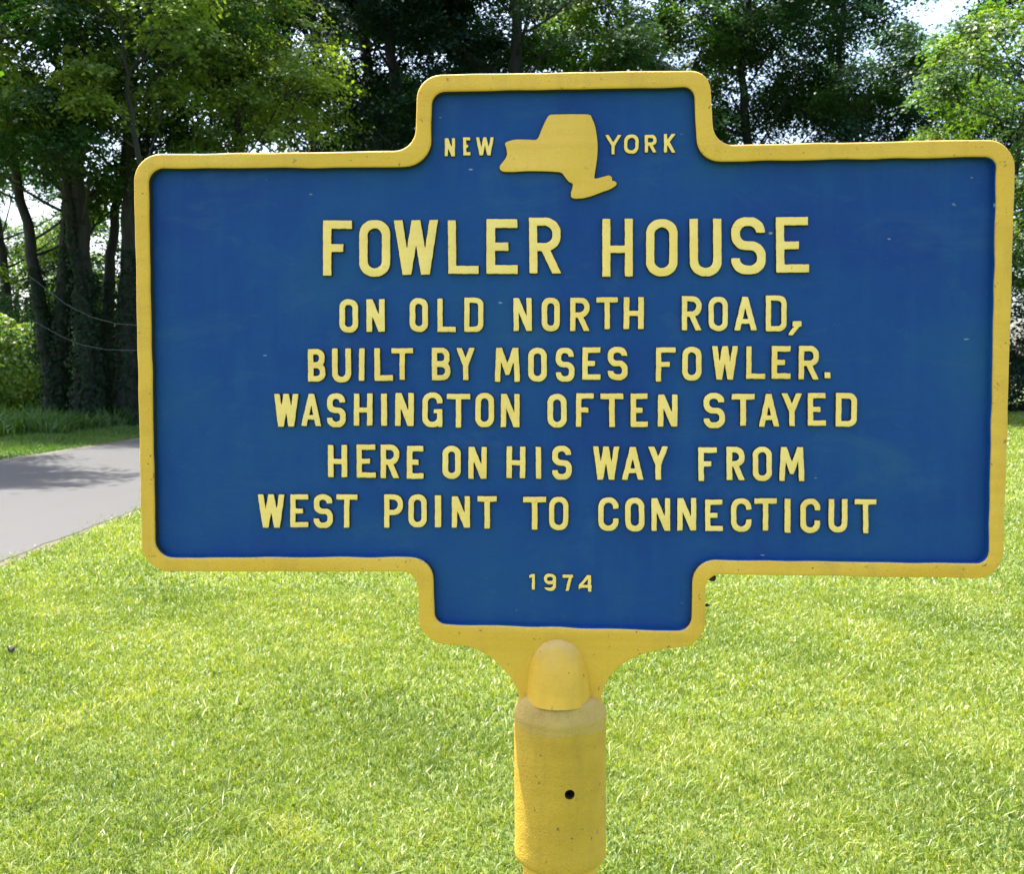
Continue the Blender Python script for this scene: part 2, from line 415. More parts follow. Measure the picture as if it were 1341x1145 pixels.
def contours(f, xs, ys):
    """marching squares on f (ny, nx), inside where f < 0"""
    segs = {}
    ny, nx = f.shape
    ins = f < 0
    k = ins[:-1, :-1] * 1 + ins[:-1, 1:] * 2 + ins[1:, 1:] * 4 + ins[1:, :-1] * 8
    T = {1: [(3, 0)], 2: [(0, 1)], 3: [(3, 1)], 4: [(1, 2)], 5: [(3, 2), (1, 0)], 6: [(0, 2)], 7: [(3, 2)], 8: [(2, 3)], 9: [(2, 0)], 10: [(0, 3), (2, 1)], 11: [(2, 1)], 12: [(1, 3)], 13: [(1, 0)], 14: [(0, 3)]}
    def eid(j, i, e): return ((j, i, 'h'), (j, i + 1, 'v'), (j + 1, i, 'h'), (j, i, 'v'))[e]
    for j, i in zip(*np.nonzero((k > 0) & (k < 15))):
        for a, b in T[int(k[j, i])]: segs[eid(j, i, a)] = eid(j, i, b)
    def pt(e):
        j, i, o = e
        j2, i2 = (j, i + 1) if o == 'h' else (j + 1, i)
        a, b = f[j, i], f[j2, i2]; q = a / (a - b)
        return (xs[i] + (xs[i2] - xs[i]) * q, ys[j] + (ys[j2] - ys[j]) * q)
    out = []
    while segs:
        s0, cur = next(iter(segs.items())); del segs[s0]; lp = [s0]
        while cur != s0 and cur in segs:
            lp.append(cur); cur = segs.pop(cur)
        if len(lp) > 5: out.append([pt(e) for e in lp])
    return out
def simplify(lp, eps):
    keep = []
    n = len(lp); pts = list(lp); changed = True
    while changed and len(pts) > 8:
        changed = False; out = []; i = 0; n = len(pts)
        skip = False
        for i in range(n):
            a, b, c = pts[i - 1], pts[i], pts[(i + 1) % n]
            L = math.hypot(c[0] - a[0], c[1] - a[1]) or 1e-9
            d = abs((c[0] - a[0]) * (a[1] - b[1]) - (a[0] - b[0]) * (c[1] - a[1])) / L
            if d < eps and not skip: changed = True; skip = True
            else: out.append(b); skip = False
        pts = out
    return pts
def raised(name, loops, hgt, m, foot):
    """raised casting: painted face and, at its foot, a wider sloping base, darkened as a painted shade outline"""
    def area(l): return sum(l[i - 1][0] * l[i][1] - l[i][0] * l[i - 1][1] for i in range(len(l)))
    big = max(loops, key=lambda l: abs(area(l))); sg = 1 if area(big) > 0 else -1
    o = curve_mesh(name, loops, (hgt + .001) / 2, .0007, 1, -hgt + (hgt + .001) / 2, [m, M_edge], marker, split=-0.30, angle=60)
    bm = bmesh.new(); bm.from_mesh(o.data)
    for l in loops:
        out = grow(l, foot * (1 if (area(l) > 0) == (sg > 0) else -1))
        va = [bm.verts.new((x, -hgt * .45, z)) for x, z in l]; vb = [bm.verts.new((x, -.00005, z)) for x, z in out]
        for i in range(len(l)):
            f = bm.faces.new((va[i - 1], va[i], vb[i], vb[i - 1])); f.material_index = 1; f.smooth = True  # dark skirt: the outline shade is put into its colour
    bm.to_mesh(o.data); bm.free()
    return o
LZ = 330 / 1341.0; LZ2 = 170 / 1341.0
LINES = {
 'heading': (11.0, [(410, 270, LZ, 'F,52,207,75,370 O,245,410,73,375 W,430,665,73,365 L,718,880,75,360 E,922,1090,68,360 R,1150,1318,60,358'),
                    (760, 270, LZ, 'H,117,280,66,375 O,350,518,68,373 U,582,752,66,373 S,803,988,58,362 E,1042,1217,57,353')]),
 'one': (7.2, [(430, 375, LZ, 'O,58,158,68,247 N,202,300,68,242 O,432,530,62,243 L,580,678,65,243 D,723,825,60,243 N,985,1083,62,238 O,1135,1232,60,240 R,1287,1390,60,238'),
               (770, 375, LZ, 'T,45,160,58,228 H,190,298,57,228 R,500,605,52,235 O,642,745,55,238 A,778,898,55,235 D,947,1058,48,240 ;,1068,1138,185,262')]),
 'two': (7.2, [(390, 440, LZ2, 'B,103,283,135,472 U,352,550,128,482 I,630,688,127,465 L,790,982,125,465 T,965,1190,127,455'),
               (540, 440, LZ2, 'B,200,392,122,460 Y,455,645,122,457 M,852,1110,122,475'),
               (430, 375, LZ, 'O,1063,1163,327,508 S,1210,1310,327,508'),
               (770, 375, LZ, 'E,-30,68,325,498 S,105,212,322,500 F,362,467,325,507 O,502,605,322,503 W,660,798,318,498 L,843,945,320,493 E,978,1080,318,493 R,1122,1230,317,497 .,1260,1292,458,490')]),
 'three': (7.3, [(350, 500, LZ, 'W,35,165,65,240 A,180,287,65,237 S,317,417,62,243 H,460,560,63,235 I,605,637,63,235 N,680,780,60,237 G,825,932,57,243 T,955,1080,65,245 O,1107,1207,60,243'),
                 (600, 500, LZ, 'N,227,327,65,243 O,475,578,65,245 F,627,722,62,242 T,757,880,63,242 E,918,1010,63,242 N,1063,1168,68,240'),
                 (810, 500, LZ, 'S,453,567,60,248 T,603,725,65,235 A,747,855,65,240 Y,870,977,62,237 E,1008,1105,60,235 D,1157,1270,60,240')]),
 'four': (7.3, [(350, 500, LZ, 'H,322,425,337,510 E,475,577,335,512 R,603,702,335,515 E,742,832,342,518 O,932,1030,342,518 N,1070,1168,347,518'),
                (600, 500, LZ, 'H,257,358,345,515 I,413,442,347,518 S,500,605,342,523 W,717,857,345,523 A,872,987,348,523 Y,1012,1118,345,523'),
                (810, 500, LZ, 'F,425,525,350,530 R,575,672,347,525 O,715,817,347,530 M,857,990,348,530')]),
 'five': (7.1, [(330, 635, LZ, 'W,30,173,52,230 E,203,300,52,228 S,328,430,52,232 T,447,560,52,230 P,703,803,52,230 O,832,930,52,228 I,973,1007,57,228 N,1063,1160,62,230 T,1200,1303,62,235'),
                (580, 635, LZ, 'T,427,550,65,240 O,565,668,65,243 C,827,935,68,247 O,970,1073,70,250 N,1110,1210,72,247'),
                (830, 635, LZ, 'N,232,333,72,245 E,380,475,80,248 C,518,627,73,252 T,642,762,73,245 I,803,835,75,257 C,887,993,75,258 U,1037,1138,77,255 T,1177,1293,78,260')]),
 'date': (4.2, [(580, 635, LZ, '1,460,490,477,560 9,537,603,475,567 7,637,693,480,567 4,723,793,482,570')]),
 'new': (4.3, [(570, 140, LZ, 'N,50,105,165,262 E,148,187,160,257 W,217,312,160,257')]),
 'york': (4.3, [(570, 140, LZ, 'Y,903,990,147,252 O,1005,1083,145,248 R,1115,1178,147,242 K,1217,1278,142,242')]),
}
LN = {'heading': 'heading_lettering', 'date': 'date_lettering', 'new': 'state_name_lettering', 'york': 'state_name_lettering'}
lr = random.Random(11)
for key, (s0, groups) in LINES.items():
    raise_ = 0.0048 if key == 'heading' else 0.0042 if key not in ('date', 'new', 'york') else 0.0030
    words, last = [], -1e9
    for ox, oy, z, txt in groups:
        for item in txt.split():
            ch, x0, x1, y0, y1 = item.split(','); ch = ',' if ch == ';' else ch
            x0, x1, y0, y1 = float(x0) * z + ox, float(x1) * z + ox, float(y0) * z + oy, float(y1) * z + oy
            gw, gh = x1 - x0, y1 - y0
            if x0 - last > max(16, .4 * gh): words.append([])
            last, loops = x1, words[-1]
            s = s0 * lr.uniform(0.95, 1.05)
            st = 0.34 if gh > 30 else 0.25
            xs = np.arange(-2 * st, gw + 2.01 * st, st); ys = np.arange(-2 * st, gh + 2.01 * st, st)
            X, Y = np.meshgrid(xs, ys)
            f = glyph(ch, gw, gh, s, X + 1e-4, Y + 1e-4)
            f = np.pad(f[1:-1, 1:-1], 1, constant_values=1.0)
            f = f + .30 * vnoise_xy(X[0], Y[:, 0], lr.uniform(0, 99))[:f.shape[0], :f.shape[1]]
            f[0], f[-1], f[:, 0], f[:, -1] = 1, 1, 1, 1
            # soften: a cast letter has slightly rounded corners
            for _ in range(2 if gh > 30 else 1):
                q = np.pad(f, 1, mode='edge')
                f = (q[1:-1, 1:-1] * 4 + q[:-2, 1:-1] + q[2:, 1:-1] + q[1:-1, :-2] + q[1:-1, 2:]) / 8
            ka, kx = lr.uniform(-.012, .012), lr.uniform(-.012, .012)
            for lp in contours(f, xs, ys):
                lp = simplify(lp, 0.045)
                loops.append([S(x0 + a + kx * (b - gh / 2), y1 - b + ka * (a - gw / 2), -raise_) for a, b in lp])
    for loops in words: raised(LN.get(key, 'body_lettering'), loops, raise_, M_letter, 0.0010 if key not in ('date', 'new', 'york') else 0.0007)
STATE = [(605, 40), (650, 38), (740, 37), (825, 38), (835, 60), (850, 95), (860, 150), (865, 200), (863, 260), (855, 320), (845, 380), (860, 380), (890, 372), (925, 362), (940, 372), (942, 393), (955, 393), (967, 405), (960, 420), (930, 438), (880, 455), (830, 475), (780, 487), (740, 488), (722, 480), (722, 455), (730, 430), (733, 408), (710, 398), (690, 372), (672, 347), (600, 342), (500, 340), (420, 345), (360, 345), (343, 332), (342, 315), (355, 297), (375, 272), (383, 250), (378, 220), (370, 195), (378, 185), (420, 172), (480, 172), (535, 175), (548, 165), (565, 120), (585, 75)]
def chaikin(p):
    p = list(p)
    o = []
    for i in range(len(p)):
        a, b = p[i], p[(i + 1) % len(p)]
        o += [(a[0] * .8 + b[0] * .2, a[1] * .8 + b[1] * .2), (a[0] * .2 + b[0] * .8, a[1] * .2 + b[1] * .8)]
    return o
raised('state_emblem', [[S(570 + x * LZ, 140 + y * LZ, -.0055) for x, y in chaikin(STATE)]], .0055, M_state, .0011)

# ------------------------------------------------------------------ sign: socket, sleeve, post
def lathe(name, prof, seg_, mats, parent, cx, noise_amp=0.0, smooth=True):
    """prof = (r, z) rings from below to above, local to the sign"""
    n = len(prof)
    th = np.linspace(0, 2 * np.pi, seg_, endpoint=False)
    co = np.zeros((n, seg_, 3))
    for i, (r, z) in enumerate(prof):
        rr_ = r * (1 + noise_amp * (np.sin(th * 3 + z * 40) + np.sin(th * 7 - z * 63) * .5 + np.sin(th * 2 + z * 17)))
        co[i, :, 0] = cx + rr_ * np.cos(th); co[i, :, 1] = rr_ * np.sin(th) + 0.004; co[i, :, 2] = z
    idx = np.arange(n * seg_).reshape(n, seg_)
    q = np.stack([idx[:-1], np.roll(idx, -1, 1)[:-1], np.roll(idx, -1, 1)[1:], idx[1:]], -1).reshape(-1, 4)
    return np_mesh(name, co.reshape(-1, 3), [q], mats, smooth=smooth)
zpx = lambda y: S(735, y, -0.04)[1]
CX = S(732.8, 1000, -0.05)[0]
z_bot, z_sh, z_top = zpx(1146), zpx(954), zpx(927)
RO = 0.0538
M_sleeve = yellow_paint('sleeve_paint', (0.55, 0.335, 0.021), (0.62, 0.385, 0.034), 1.0, True, (zpx(958), z_top), 1.5)
prof = [(RO - .009, z_bot + .03), (RO - .009, z_bot + .003), (RO - .007, z_bot), (RO - .003, z_bot + .0005), (RO - .0008, z_bot + .003), (RO, z_bot + .008)]
prof += [(RO * (1 + .003 * math.sin(k * 1.7)), z_bot + .008 + (z_sh - z_bot - .008) * k / 22) for k in range(1, 23)]
prof += [(RO + .0005, z_sh + .002), (RO - .0004, z_sh + .005), (RO - .0012, z_sh + .009), (RO - .0035, z_sh + .013), (RO - .005, z_sh + .019), (RO - .008, z_top + .001), (RO - .013, z_top + .0035), (RO - .022, z_top + .0055), (.002, z_top + .006)]
sl = lathe('sleeve', prof, 72, [M_sleeve, M_rust], None, CX, 0.0025)
sleeve = obj('post_sleeve', sl, marker)
# real bolt hole through the front of the sleeve
hx, hz = S(746, 1044, -RO)
bm = bmesh.new()
bmesh.ops.create_cone(bm, cap_ends=True, segments=24, radius1=0.0056, radius2=0.0056, depth=0.05, matrix=Matrix.Translation((hx, -RO, hz)) @ Matrix.Rotation(math.pi / 2, 4, 'X'))
cm = bpy.data.meshes.new('cutter'); bm.to_mesh(cm); bm.free(); cm.materials.append(M_sleeve); cm.materials.append(M_rust)
for p_ in cm.polygons: p_.material_index = 1
# close the sleeve below so that the cut has a solid to work on
bm = bmesh.new(); bm.from_mesh(sl); bmesh.ops.holes_fill(bm, edges=[e for e in bm.edges if len(e.link_faces) == 1], sides=0)
bmesh.ops.recalc_face_normals(bm, faces=bm.faces); bm.to_mesh(sl); bm.free()
cut_o = link(bpy.data.objects.new('cutter', cm), marker)
md = sleeve.modifiers.new('b', 'BOOLEAN'); md.operation = 'DIFFERENCE'; md.object = cut_o; md.solver = 'EXACT'
bpy.context.view_layer.update()
me2 = bpy.data.meshes.new_from_object(sleeve.evaluated_get(bpy.context.evaluated_depsgraph_get()))
sleeve.modifiers.clear(); sleeve.data = me2
bpy.data.objects.remove(cut_o)
bm = bmesh.new(); bm.from_mesh(me2)
for e in bm.edges:
    if len(e.link_faces) == 2 and e.calc_face_angle(0) > R(50): e.smooth = False
bm.to_mesh(me2); bm.free(); me2.name = 'post_sleeve'
# socket bulge on the flare
rows = [(936, 43.4, .0475), (930, 43, .046), (915, 42.3, .043), (900, 41, .0385), (885, 38.8, .033), (872, 36, .0275), (862, 32.5, .0225), (853, 27.5, .0175), (847, 22, .0135), (843, 15.5, .0105), (840.5, 8, .0075), (839.6, 2, .0055)]
vs_, seg_ = [], 40
for y, hw, dp in rows:
    cx = S(730.5 if y < 900 else 731, y, YF - dp * .6)[0]
    for k in range(seg_):
        th = 2 * math.pi * k / seg_; c_, s_ = math.cos(th), math.sin(th)
        ex = 2.25
        vs_.append((cx + hw / 1128 * math.copysign(abs(c_) ** (2 / ex), c_), 0.003 + (dp * .80 + .011) * math.copysign(abs(s_) ** (2 / ex), s_), S(735, y, YF - dp)[1]))
nr = len(rows); idx = np.arange(nr * seg_).reshape(nr, seg_)
q = np.stack([idx[:-1], np.roll(idx, -1, 1)[:-1], np.roll(idx, -1, 1)[1:], idx[1:]], -1).reshape(-1, 4)
obj('socket', np_mesh('socket', np.array(vs_), [q, idx[-1:, :]], [M_border], smooth=True), marker)
zb = z_bot + .03
obj('post', lathe('post', [(RO - .0095, -.15)] + [(RO - .0095, zb * k / 12) for k in range(13)], 48, [M_border], None, CX, 0.002), marker)
# two small dark lumps at the lower right corner of the border
for (x, y, a) in ((932, 757.5, 5), (926.3, 793, 2.6)):
    bm = bmesh.new(); bmesh.ops.create_icosphere(bm, subdivisions=2, radius=a / 1128)
    for v in bm.verts: v.co *= 1 + .3 * math.sin(v.co.x * 900 + v.co.z * 1400)
    sx, sz = S(x, y, .01)
    bm.transform(Matrix.Translation((sx, .010, sz)) @ Matrix.Diagonal((1.3, .8, .8, 1)))
    me = bpy.data.meshes.new('dark_lump'); bm.to_mesh(me); bm.free(); me.materials.append(M_edge)
    obj('dark_lump', me, marker)

# ------------------------------------------------------------------ ground, road
def road_c(y):                                   # sideways shift of the road with distance
    y = np.asarray(y, dtype=float)
    return np.where(y < 15, -.055 * (y - 15), 0) * .6
road_r = lambda y: -4.42 + road_c(y)
road_l = lambda y: -9.25 + 0 * np.asarray(y, dtype=float)
gs = []
g = np.array([[-400, -200, 0], [400, -200, 0], [400, 900, 0], [-400, 900, 0]], float)
tag(obj('ground', np_mesh('ground', g, [np.array([[0, 1, 2, 3]])], [M_soil])), 'ground under the lawn and verge', kind='structure')
def strip(name, fl, fr, z, m, y0=-20, y1=130, n=150, jag=0.0):
    ys = np.linspace(y0, y1, n)
    a = np.stack([fl(ys) + jag * rng.normal(size=n), ys, np.full(n, z)], -1); b = np.stack([fr(ys) + jag * rng.normal(size=n), ys, np.full(n, z)], -1)
    i = np.arange(n - 1)
    return obj(name, np_mesh(name, np.concatenate([a, b]), [np.stack([i, i + n, i + n + 1, i + 1], -1)], [m]))
tag(strip('road_shoulder', lambda y: road_l(y) - .35, lambda y: road_r(y) + .07, .004, M_gravel, jag=.05, n=500), 'gravel edge along the road', kind='structure')
tag(strip('road', road_l, road_r, .009, M_road, jag=.02, n=500), 'grey asphalt road', kind='structure')

# ------------------------------------------------------------------ grass
def vnoise(x, y, s, seed):
    r = np.random.default_rng(seed); v = 0
    for k in range(7):
        a = r.uniform(0, 6.28); f = s * r.uniform(.5, 2.2)
        v = v + np.sin((x * np.cos(a) + y * np.sin(a)) * f + r.uniform(0, 6.28)) / 7
    return v * 1.6
def blades(x, y, hgt, wid, tone, lean=0.6, z0=0.0):
    n = len(x)
    az = rng.uniform(0, 2 * np.pi, n); fa = az + rng.normal(0, .9, n) + np.pi / 2
    le = np.abs(rng.normal(lean, .35, n))
    ux, uy = np.cos(az), np.sin(az); sx, sy = np.cos(fa), np.sin(fa)
    b = np.stack([x, y, np.full(n, z0)], -1)
    def at(f, k):
        d = hgt * le * f * f
        return b + np.stack([ux * d, uy * d, hgt * f * (1 - .25 * le * f)], -1) + k[:, None] * np.stack([sx, sy, 0 * sx], -1)
    co = np.stack([at(0, -wid / 2), at(0, wid / 2), at(.55, wid * .45), at(.55, -wid * .45), at(1, wid * 0)], 1).reshape(-1, 3)
    i = np.arange(n)[:, None] * 5
    return co, i + np.array([[0, 1, 2, 3]]), i + np.array([[3, 2, 4]]), np.repeat(tone, 5)
def grass_obj(name, chunks, m):
    co, q, t3, tn, off = [], [], [], [], 0
    for c, a, b, t_ in chunks:
        co.append(c); q.append(a + off); t3.append(b + off); tn.append(t_); off += len(c)
    return obj(name, np_mesh(name, np.concatenate(co), [np.concatenate(q), np.concatenate(t3)], [m], {'tone': np.concatenate(tn)}))
def lawn_points(d0, d1, dens):
    xm = 0.72 * d1 + .8
    n = int(dens * (d1 - d0) * 2 * xm)
    x, y = rng.uniform(-xm, xm, n), rng.uniform(d0, d1, n)
    k = (np.abs(x) < .72 * y + .8) & (x > road_r(y) + .06 + .12 * vnoise(x, y, 4, 31) + .08 * rng.normal(size=n))
    return x[k], y[k]
ch = []
for d0, d1, dens, hh, ww in ((.8, 2.4, 2500, .050, .0045), (2.4, 4.2, 19000, .028, .0038), (4.2, 7, 10000, .032, .005), (7, 12, 3400, .036, .008), (12, 20, 700, .055, .014), (20, 34, 220, .06, .026), (34, 56, 70, .065, .05)):
    x, y = lawn_points(d0, d1, dens)
    n = len(x)
    pat = vnoise(x, y, 2.2, 1) + .6 * vnoise(x, y, 7, 2) + .5 * vnoise(x, y, .7, 3)
    fine = vnoise(x, y, 22, 4)
    dry = np.clip(vnoise(x, y, 3.1, 9) + .7 * vnoise(x, y, 11, 10) - .55, 0, 1)
    tone = .37 + .12 * pat + .06 * fine + .05 * np.sin((x * .8 + y * .6) * 5.2) + rng.normal(0, .145, n) + dry * .3 * (rng.random(n) < .7)
    tone = np.where(rng.random(n) < .07, rng.uniform(.75, 1.0, n), tone)
    h = hh * (1 + .35 * fine + .25 * vnoise(x, y, 5, 8)) * rng.uniform(.5, 1.35, n)
    ch.append(blades(x, y, np.maximum(h, .015), ww * rng.uniform(.6, 1.3, n), np.clip(tone, 0, 1), .75))
# coarse tufts standing out of the lawn
for k in range(150):
    d = 2.3 + 12 * rng.random() ** 1.5; cx = rng.uniform(-.6, .6) * d
    if cx < road_r(d) + .2: continue
    n = rng.integers(14, 40)
    ch.append(blades(cx + rng.normal(0, .045, n), d + rng.normal(0, .045, n), rng.uniform(.04, .085, n), rng.uniform(.004, .0065, n), np.clip(rng.normal(.38, .1, n), 0, 1), 1.0))
lawn = tag(grass_obj('grass', ch, M_blade), 'mown sunlit lawn grass around the marker', 'grass', kind='stuff')
ch = []
for d0, d1, dens, hh, ww in ((3, 14, 300, .16, .010), (14, 30, 420, .20, .014), (30, 70, 40, .4, .04)):
    n = int(dens * (d1 - d0) * 12); x = -9.45 - 12 * rng.random(n) ** 1.25; y = rng.uniform(d0, d1, n)
    rise = np.clip((-9.6 - x) / 1.6, 0.12, 1.0) * (.8 + .45 * vnoise(x, y, 1.7, 21))
    keep = x < road_l(y) - .22 - .15 * rng.random(n)
    x, y, rise = x[keep], y[keep], rise[keep]; n = len(x)
    ch.append(blades(x, y, np.maximum(hh * rise * rng.uniform(.5, 1.5, n), .05), ww * rng.uniform(.6, 1.3, n), np.clip(.42 + .2 * vnoise(x, y, 1.3, 22) + rng.normal(0, .15, n), 0, 1), .5))
n = 9000; x = rng.uniform(-15.5, -11.6, n); y = rng.uniform(24, 34, n)
k = vnoise(x, y, 1.4, 41) > -.35; x, y = x[k], y[k]; n = len(x)
ch.append(blades(x, y, rng.uniform(.25, 1.0, n) * (.75 + .4 * vnoise(x, y, 1.4, 41)), rng.uniform(.02, .055, n), np.clip(rng.normal(.2, .15, n), 0, 1), .6))
tag(grass_obj('verge_grass', ch, M_verge), 'long unmown grass on the bank beyond the road', 'grass', kind='stuff')

# ------------------------------------------------------------------ trees
def leaf_cloud(c, nrm, size, tone):
    """c (N,3) centres, nrm (N,3) leaf normals -> folded diamond leaves"""
    n = len(c)
    a = rng.normal(size=(n, 3)); a -= (a * nrm).sum(1)[:, None] * nrm; a /= np.linalg.norm(a, axis=1)[:, None]
    b = np.cross(nrm, a)
    s = size[:, None]
    up = nrm * s * .12
    co = np.stack([c - a * s * .5, c + b * s * .36 + up, c + a * s * .5, c - b * s * .36 + up], 1).reshape(-1, 3)
    i = np.arange(n)[:, None] * 4
    return co, np.concatenate([i + np.array([[0, 1, 2]]), i + np.array([[0, 2, 3]])]), np.repeat(tone, 4)
def tube(pts, rad, seg_=9):
    pts = np.array(pts, float); n = len(pts)
    tan = np.gradient(pts, axis=0); tan /= np.linalg.norm(tan, axis=1)[:, None] + 1e-9
    ref = np.array([.13, .97, .2]); u = np.cross(tan, ref); u /= np.linalg.norm(u, axis=1)[:, None]; v = np.cross(tan, u)
    th = np.linspace(0, 2 * np.pi, seg_, endpoint=False)
    co = pts[:, None] + np.array(rad)[:, None, None] * (np.cos(th)[None, :, None] * u[:, None] + np.sin(th)[None, :, None] * v[:, None])
    idx = np.arange(n * seg_).reshape(n, seg_)
    q = np.stack([idx[:-1], np.roll(idx, -1, 1)[:-1], np.roll(idx, -1, 1)[1:], idx[1:]], -1).reshape(-1, 4)
    return co.reshape(-1, 3), q
def bezier(a, b, c, d, n):
    t_ = np.linspace(0, 1, n)[:, None]
    return (1 - t_) ** 3 * a + 3 * t_ * (1 - t_) ** 2 * b + 3 * t_ ** 2 * (1 - t_) * c + t_ ** 3 * d
def join(parts):
    co, q, off = [], [], 0
    for c, f in parts: co.append(c); q.append(f + off); off += len(c)
    return np.concatenate(co), np.concatenate(q)

def tree(name, label, x, y, height, r0, crown_r, base, lobes, leaves, lm, seed, lsize=.13, stems=None, ivy=0, cat='tree', group=None, lobe_r=(1.2, 2.2), dens=1.0, tone=.45, flat=.32, sprays=12):
    """stems: list of polylines [(dx, dy, z), ...] with base radius; else one straight stem"""
    global rng
    keep = rng; rng = np.random.default_rng(seed)
    lobes, leaves, lsize = int(lobes * 1.15), int(leaves * 1.45 * dens), lsize * 1.1
    root = empty(name, (x, y, 0)); tag(root, label, cat, group)
    tubes = []
    stems = stems or [([(0, 0, -.3), (rng.normal(0, .2), rng.normal(0, .2), height * .35), (rng.normal(0, .5), rng.normal(0, .5), height * .7), (rng.normal(0, .7), rng.normal(0, .7), height * .95)], r0)]
    lines = []
    for pl, rb in stems:
        pl = np.array(pl, float); zz = np.linspace(0, 1, 26); kk = np.linspace(0, 1, len(pl))
        sm = np.stack([np.interp(zz, kk, pl[:, j]) for j in range(3)], -1)
        for _ in range(3): sm[1:-1] = (sm[:-2] + 2 * sm[1:-1] + sm[2:]) / 4
        sm[1:-1, :2] += rng.normal(0, .03, (24, 2))
        rad = rb * (1 - .85 * zz ** .9) + rb * .35 * np.exp(-zz * 26 * .6)
        tubes.append(tube(sm, rad, 12)); lines.append((sm, rad))
    # lobes of the crown
    ang = rng.uniform(0, 2 * np.pi, lobes); u = rng.random(lobes)
    hz = base + (height - base) * (np.arange(lobes) + rng.uniform(.1, .9, lobes)) / lobes
    env = np.sqrt(np.clip(1 - ((hz - (base + (height - base) * .42)) / ((height - base) * .62)) ** 2, .05, 1))
    rad = crown_r * env * (.25 + .75 * np.sqrt(u))
    cx, cy_ = rad * np.cos(ang), rad * np.sin(ang)
    cc, nn, ss, tt = [], [], [], []
    per = max(20, leaves // (lobes * sprays))
    for i in range(lobes):
        sm, sr = lines[i % len(lines)]
        z0 = max(base * .6, hz[i] - rng.uniform(.5, 1.0) * (1.2 + rad[i] * .55)); j = int(np.argmin(np.abs(sm[:, 2] - z0)))
        off = sm[min(j + 2, 25)]
        e = np.array([cx[i] + off[0] * .5, cy_[i] + off[1] * .5, hz[i]]); s0 = sm[j]; m_ = (e - s0)
        bz = bezier(s0, s0 + m_ * np.array([.3, .3, .15]), s0 + m_ * np.array([.7, .7, .65]), e, 9)
        tubes.append(tube(bz, np.linspace(max(sr[j] * .30, .03), .012, 9), 6))
        lr_ = rng.uniform(*lobe_r)
        nsp = sprays
        # sprays: flat fans of leaves around the limb end, thicker to the outside and above
        d = rng.normal(size=(nsp, 3)); d /= np.linalg.norm(d, axis=1)[:, None]; d[:, 2] = d[:, 2] * .75 + .12
        pos = e + d * lr_ * rng.uniform(.35, 1, nsp)[:, None] * np.array([1.15, 1.15, .8])
        ltone = tone + rng.normal(0, .16)
        for k in range(nsp):
            if k % 3 == 0:
                tubes.append(tube(np.linspace(bz[-3], pos[k], 4) + np.array([[0, 0, 0], [0, 0, .06], [0, 0, .05], [0, 0, 0]]), np.linspace(.022, .008, 4), 4))
            sr_ = rng.uniform(.4, .85) * (lr_ / 1.7) ** .5
            g3 = rng.normal(size=(per, 3)) * np.array([.62, .62, flat * .62]) * sr_
            out = np.array([d[k, 0], d[k, 1], 0]) * .35
            tilt = out / (np.linalg.norm(out) + 1e-6)
            g3[:, 2] -= .55 * (g3[:, 0] * tilt[0] + g3[:, 1] * tilt[1])
            cc.append(pos[k] + g3)
            nv = rng.normal(0, .38, (per, 3)) + np.array([0, 0, 1.0]) + tilt * .7
            nn.append(nv / np.linalg.norm(nv, axis=1)[:, None])
            ss.append(lsize * rng.uniform(.65, 1.25, per)); tt.append(np.clip(ltone + rng.normal(0, .06) + rng.normal(0, .11, per), 0, 1))
    co, q = join(tubes)
    obj('trunk', np_mesh('trunk', co, [q], [M_bark], smooth=True), root)
    co, f, tn = leaf_cloud(np.concatenate(cc), np.concatenate(nn), np.concatenate(ss), np.concatenate(tt))
    obj('crown', np_mesh('crown', co, [f], [lm], {'tone': tn}), root)
    if ivy:
        cc, nn = [], []
        for sm, sr in lines:
            n = int(ivy * 900 * sr[0] / .3); t_ = rng.uniform(0, 1, n) ** 1.2 * (min(ivy * 6.5, 9.0) / max(sm[-1, 2], 1)); k = np.clip(t_ * 25, 0, 24.99).astype(int); fr = t_ * 25 - k
            p_ = sm[k] * (1 - fr)[:, None] + sm[k + 1] * fr[:, None]; rr_ = sr[k] + rng.gamma(2, .06, n); th = rng.uniform(0, 6.28, n)
            nv = np.stack([np.cos(th), np.sin(th), rng.normal(.3, .3, n)], -1)
            cc.append(p_ + nv * np.array([1, 1, 0]) * rr_[:, None]); nn.append(nv / np.linalg.norm(nv, axis=1)[:, None])
        c_ = np.concatenate(cc); k = c_[:, 2] > 0; c_ = c_[k]; n_ = np.concatenate(nn)[k]
        co, f, tn = leaf_cloud(c_, n_, rng.uniform(.08, .16, len(c_)), np.clip(rng.normal(.45, .2, len(c_)), 0, 1))
        obj('ivy', np_mesh('ivy', co, [f], [M_ivy], {'tone': tn}), root)
    rng = keep
    return root
def at(px, d): return (px - IW / 2) / FPX * d

G1, G2, G3 = 'ivy-clad trees on the bank beyond the road', 'tall trees behind the marker', 'trees standing beyond the lawn'
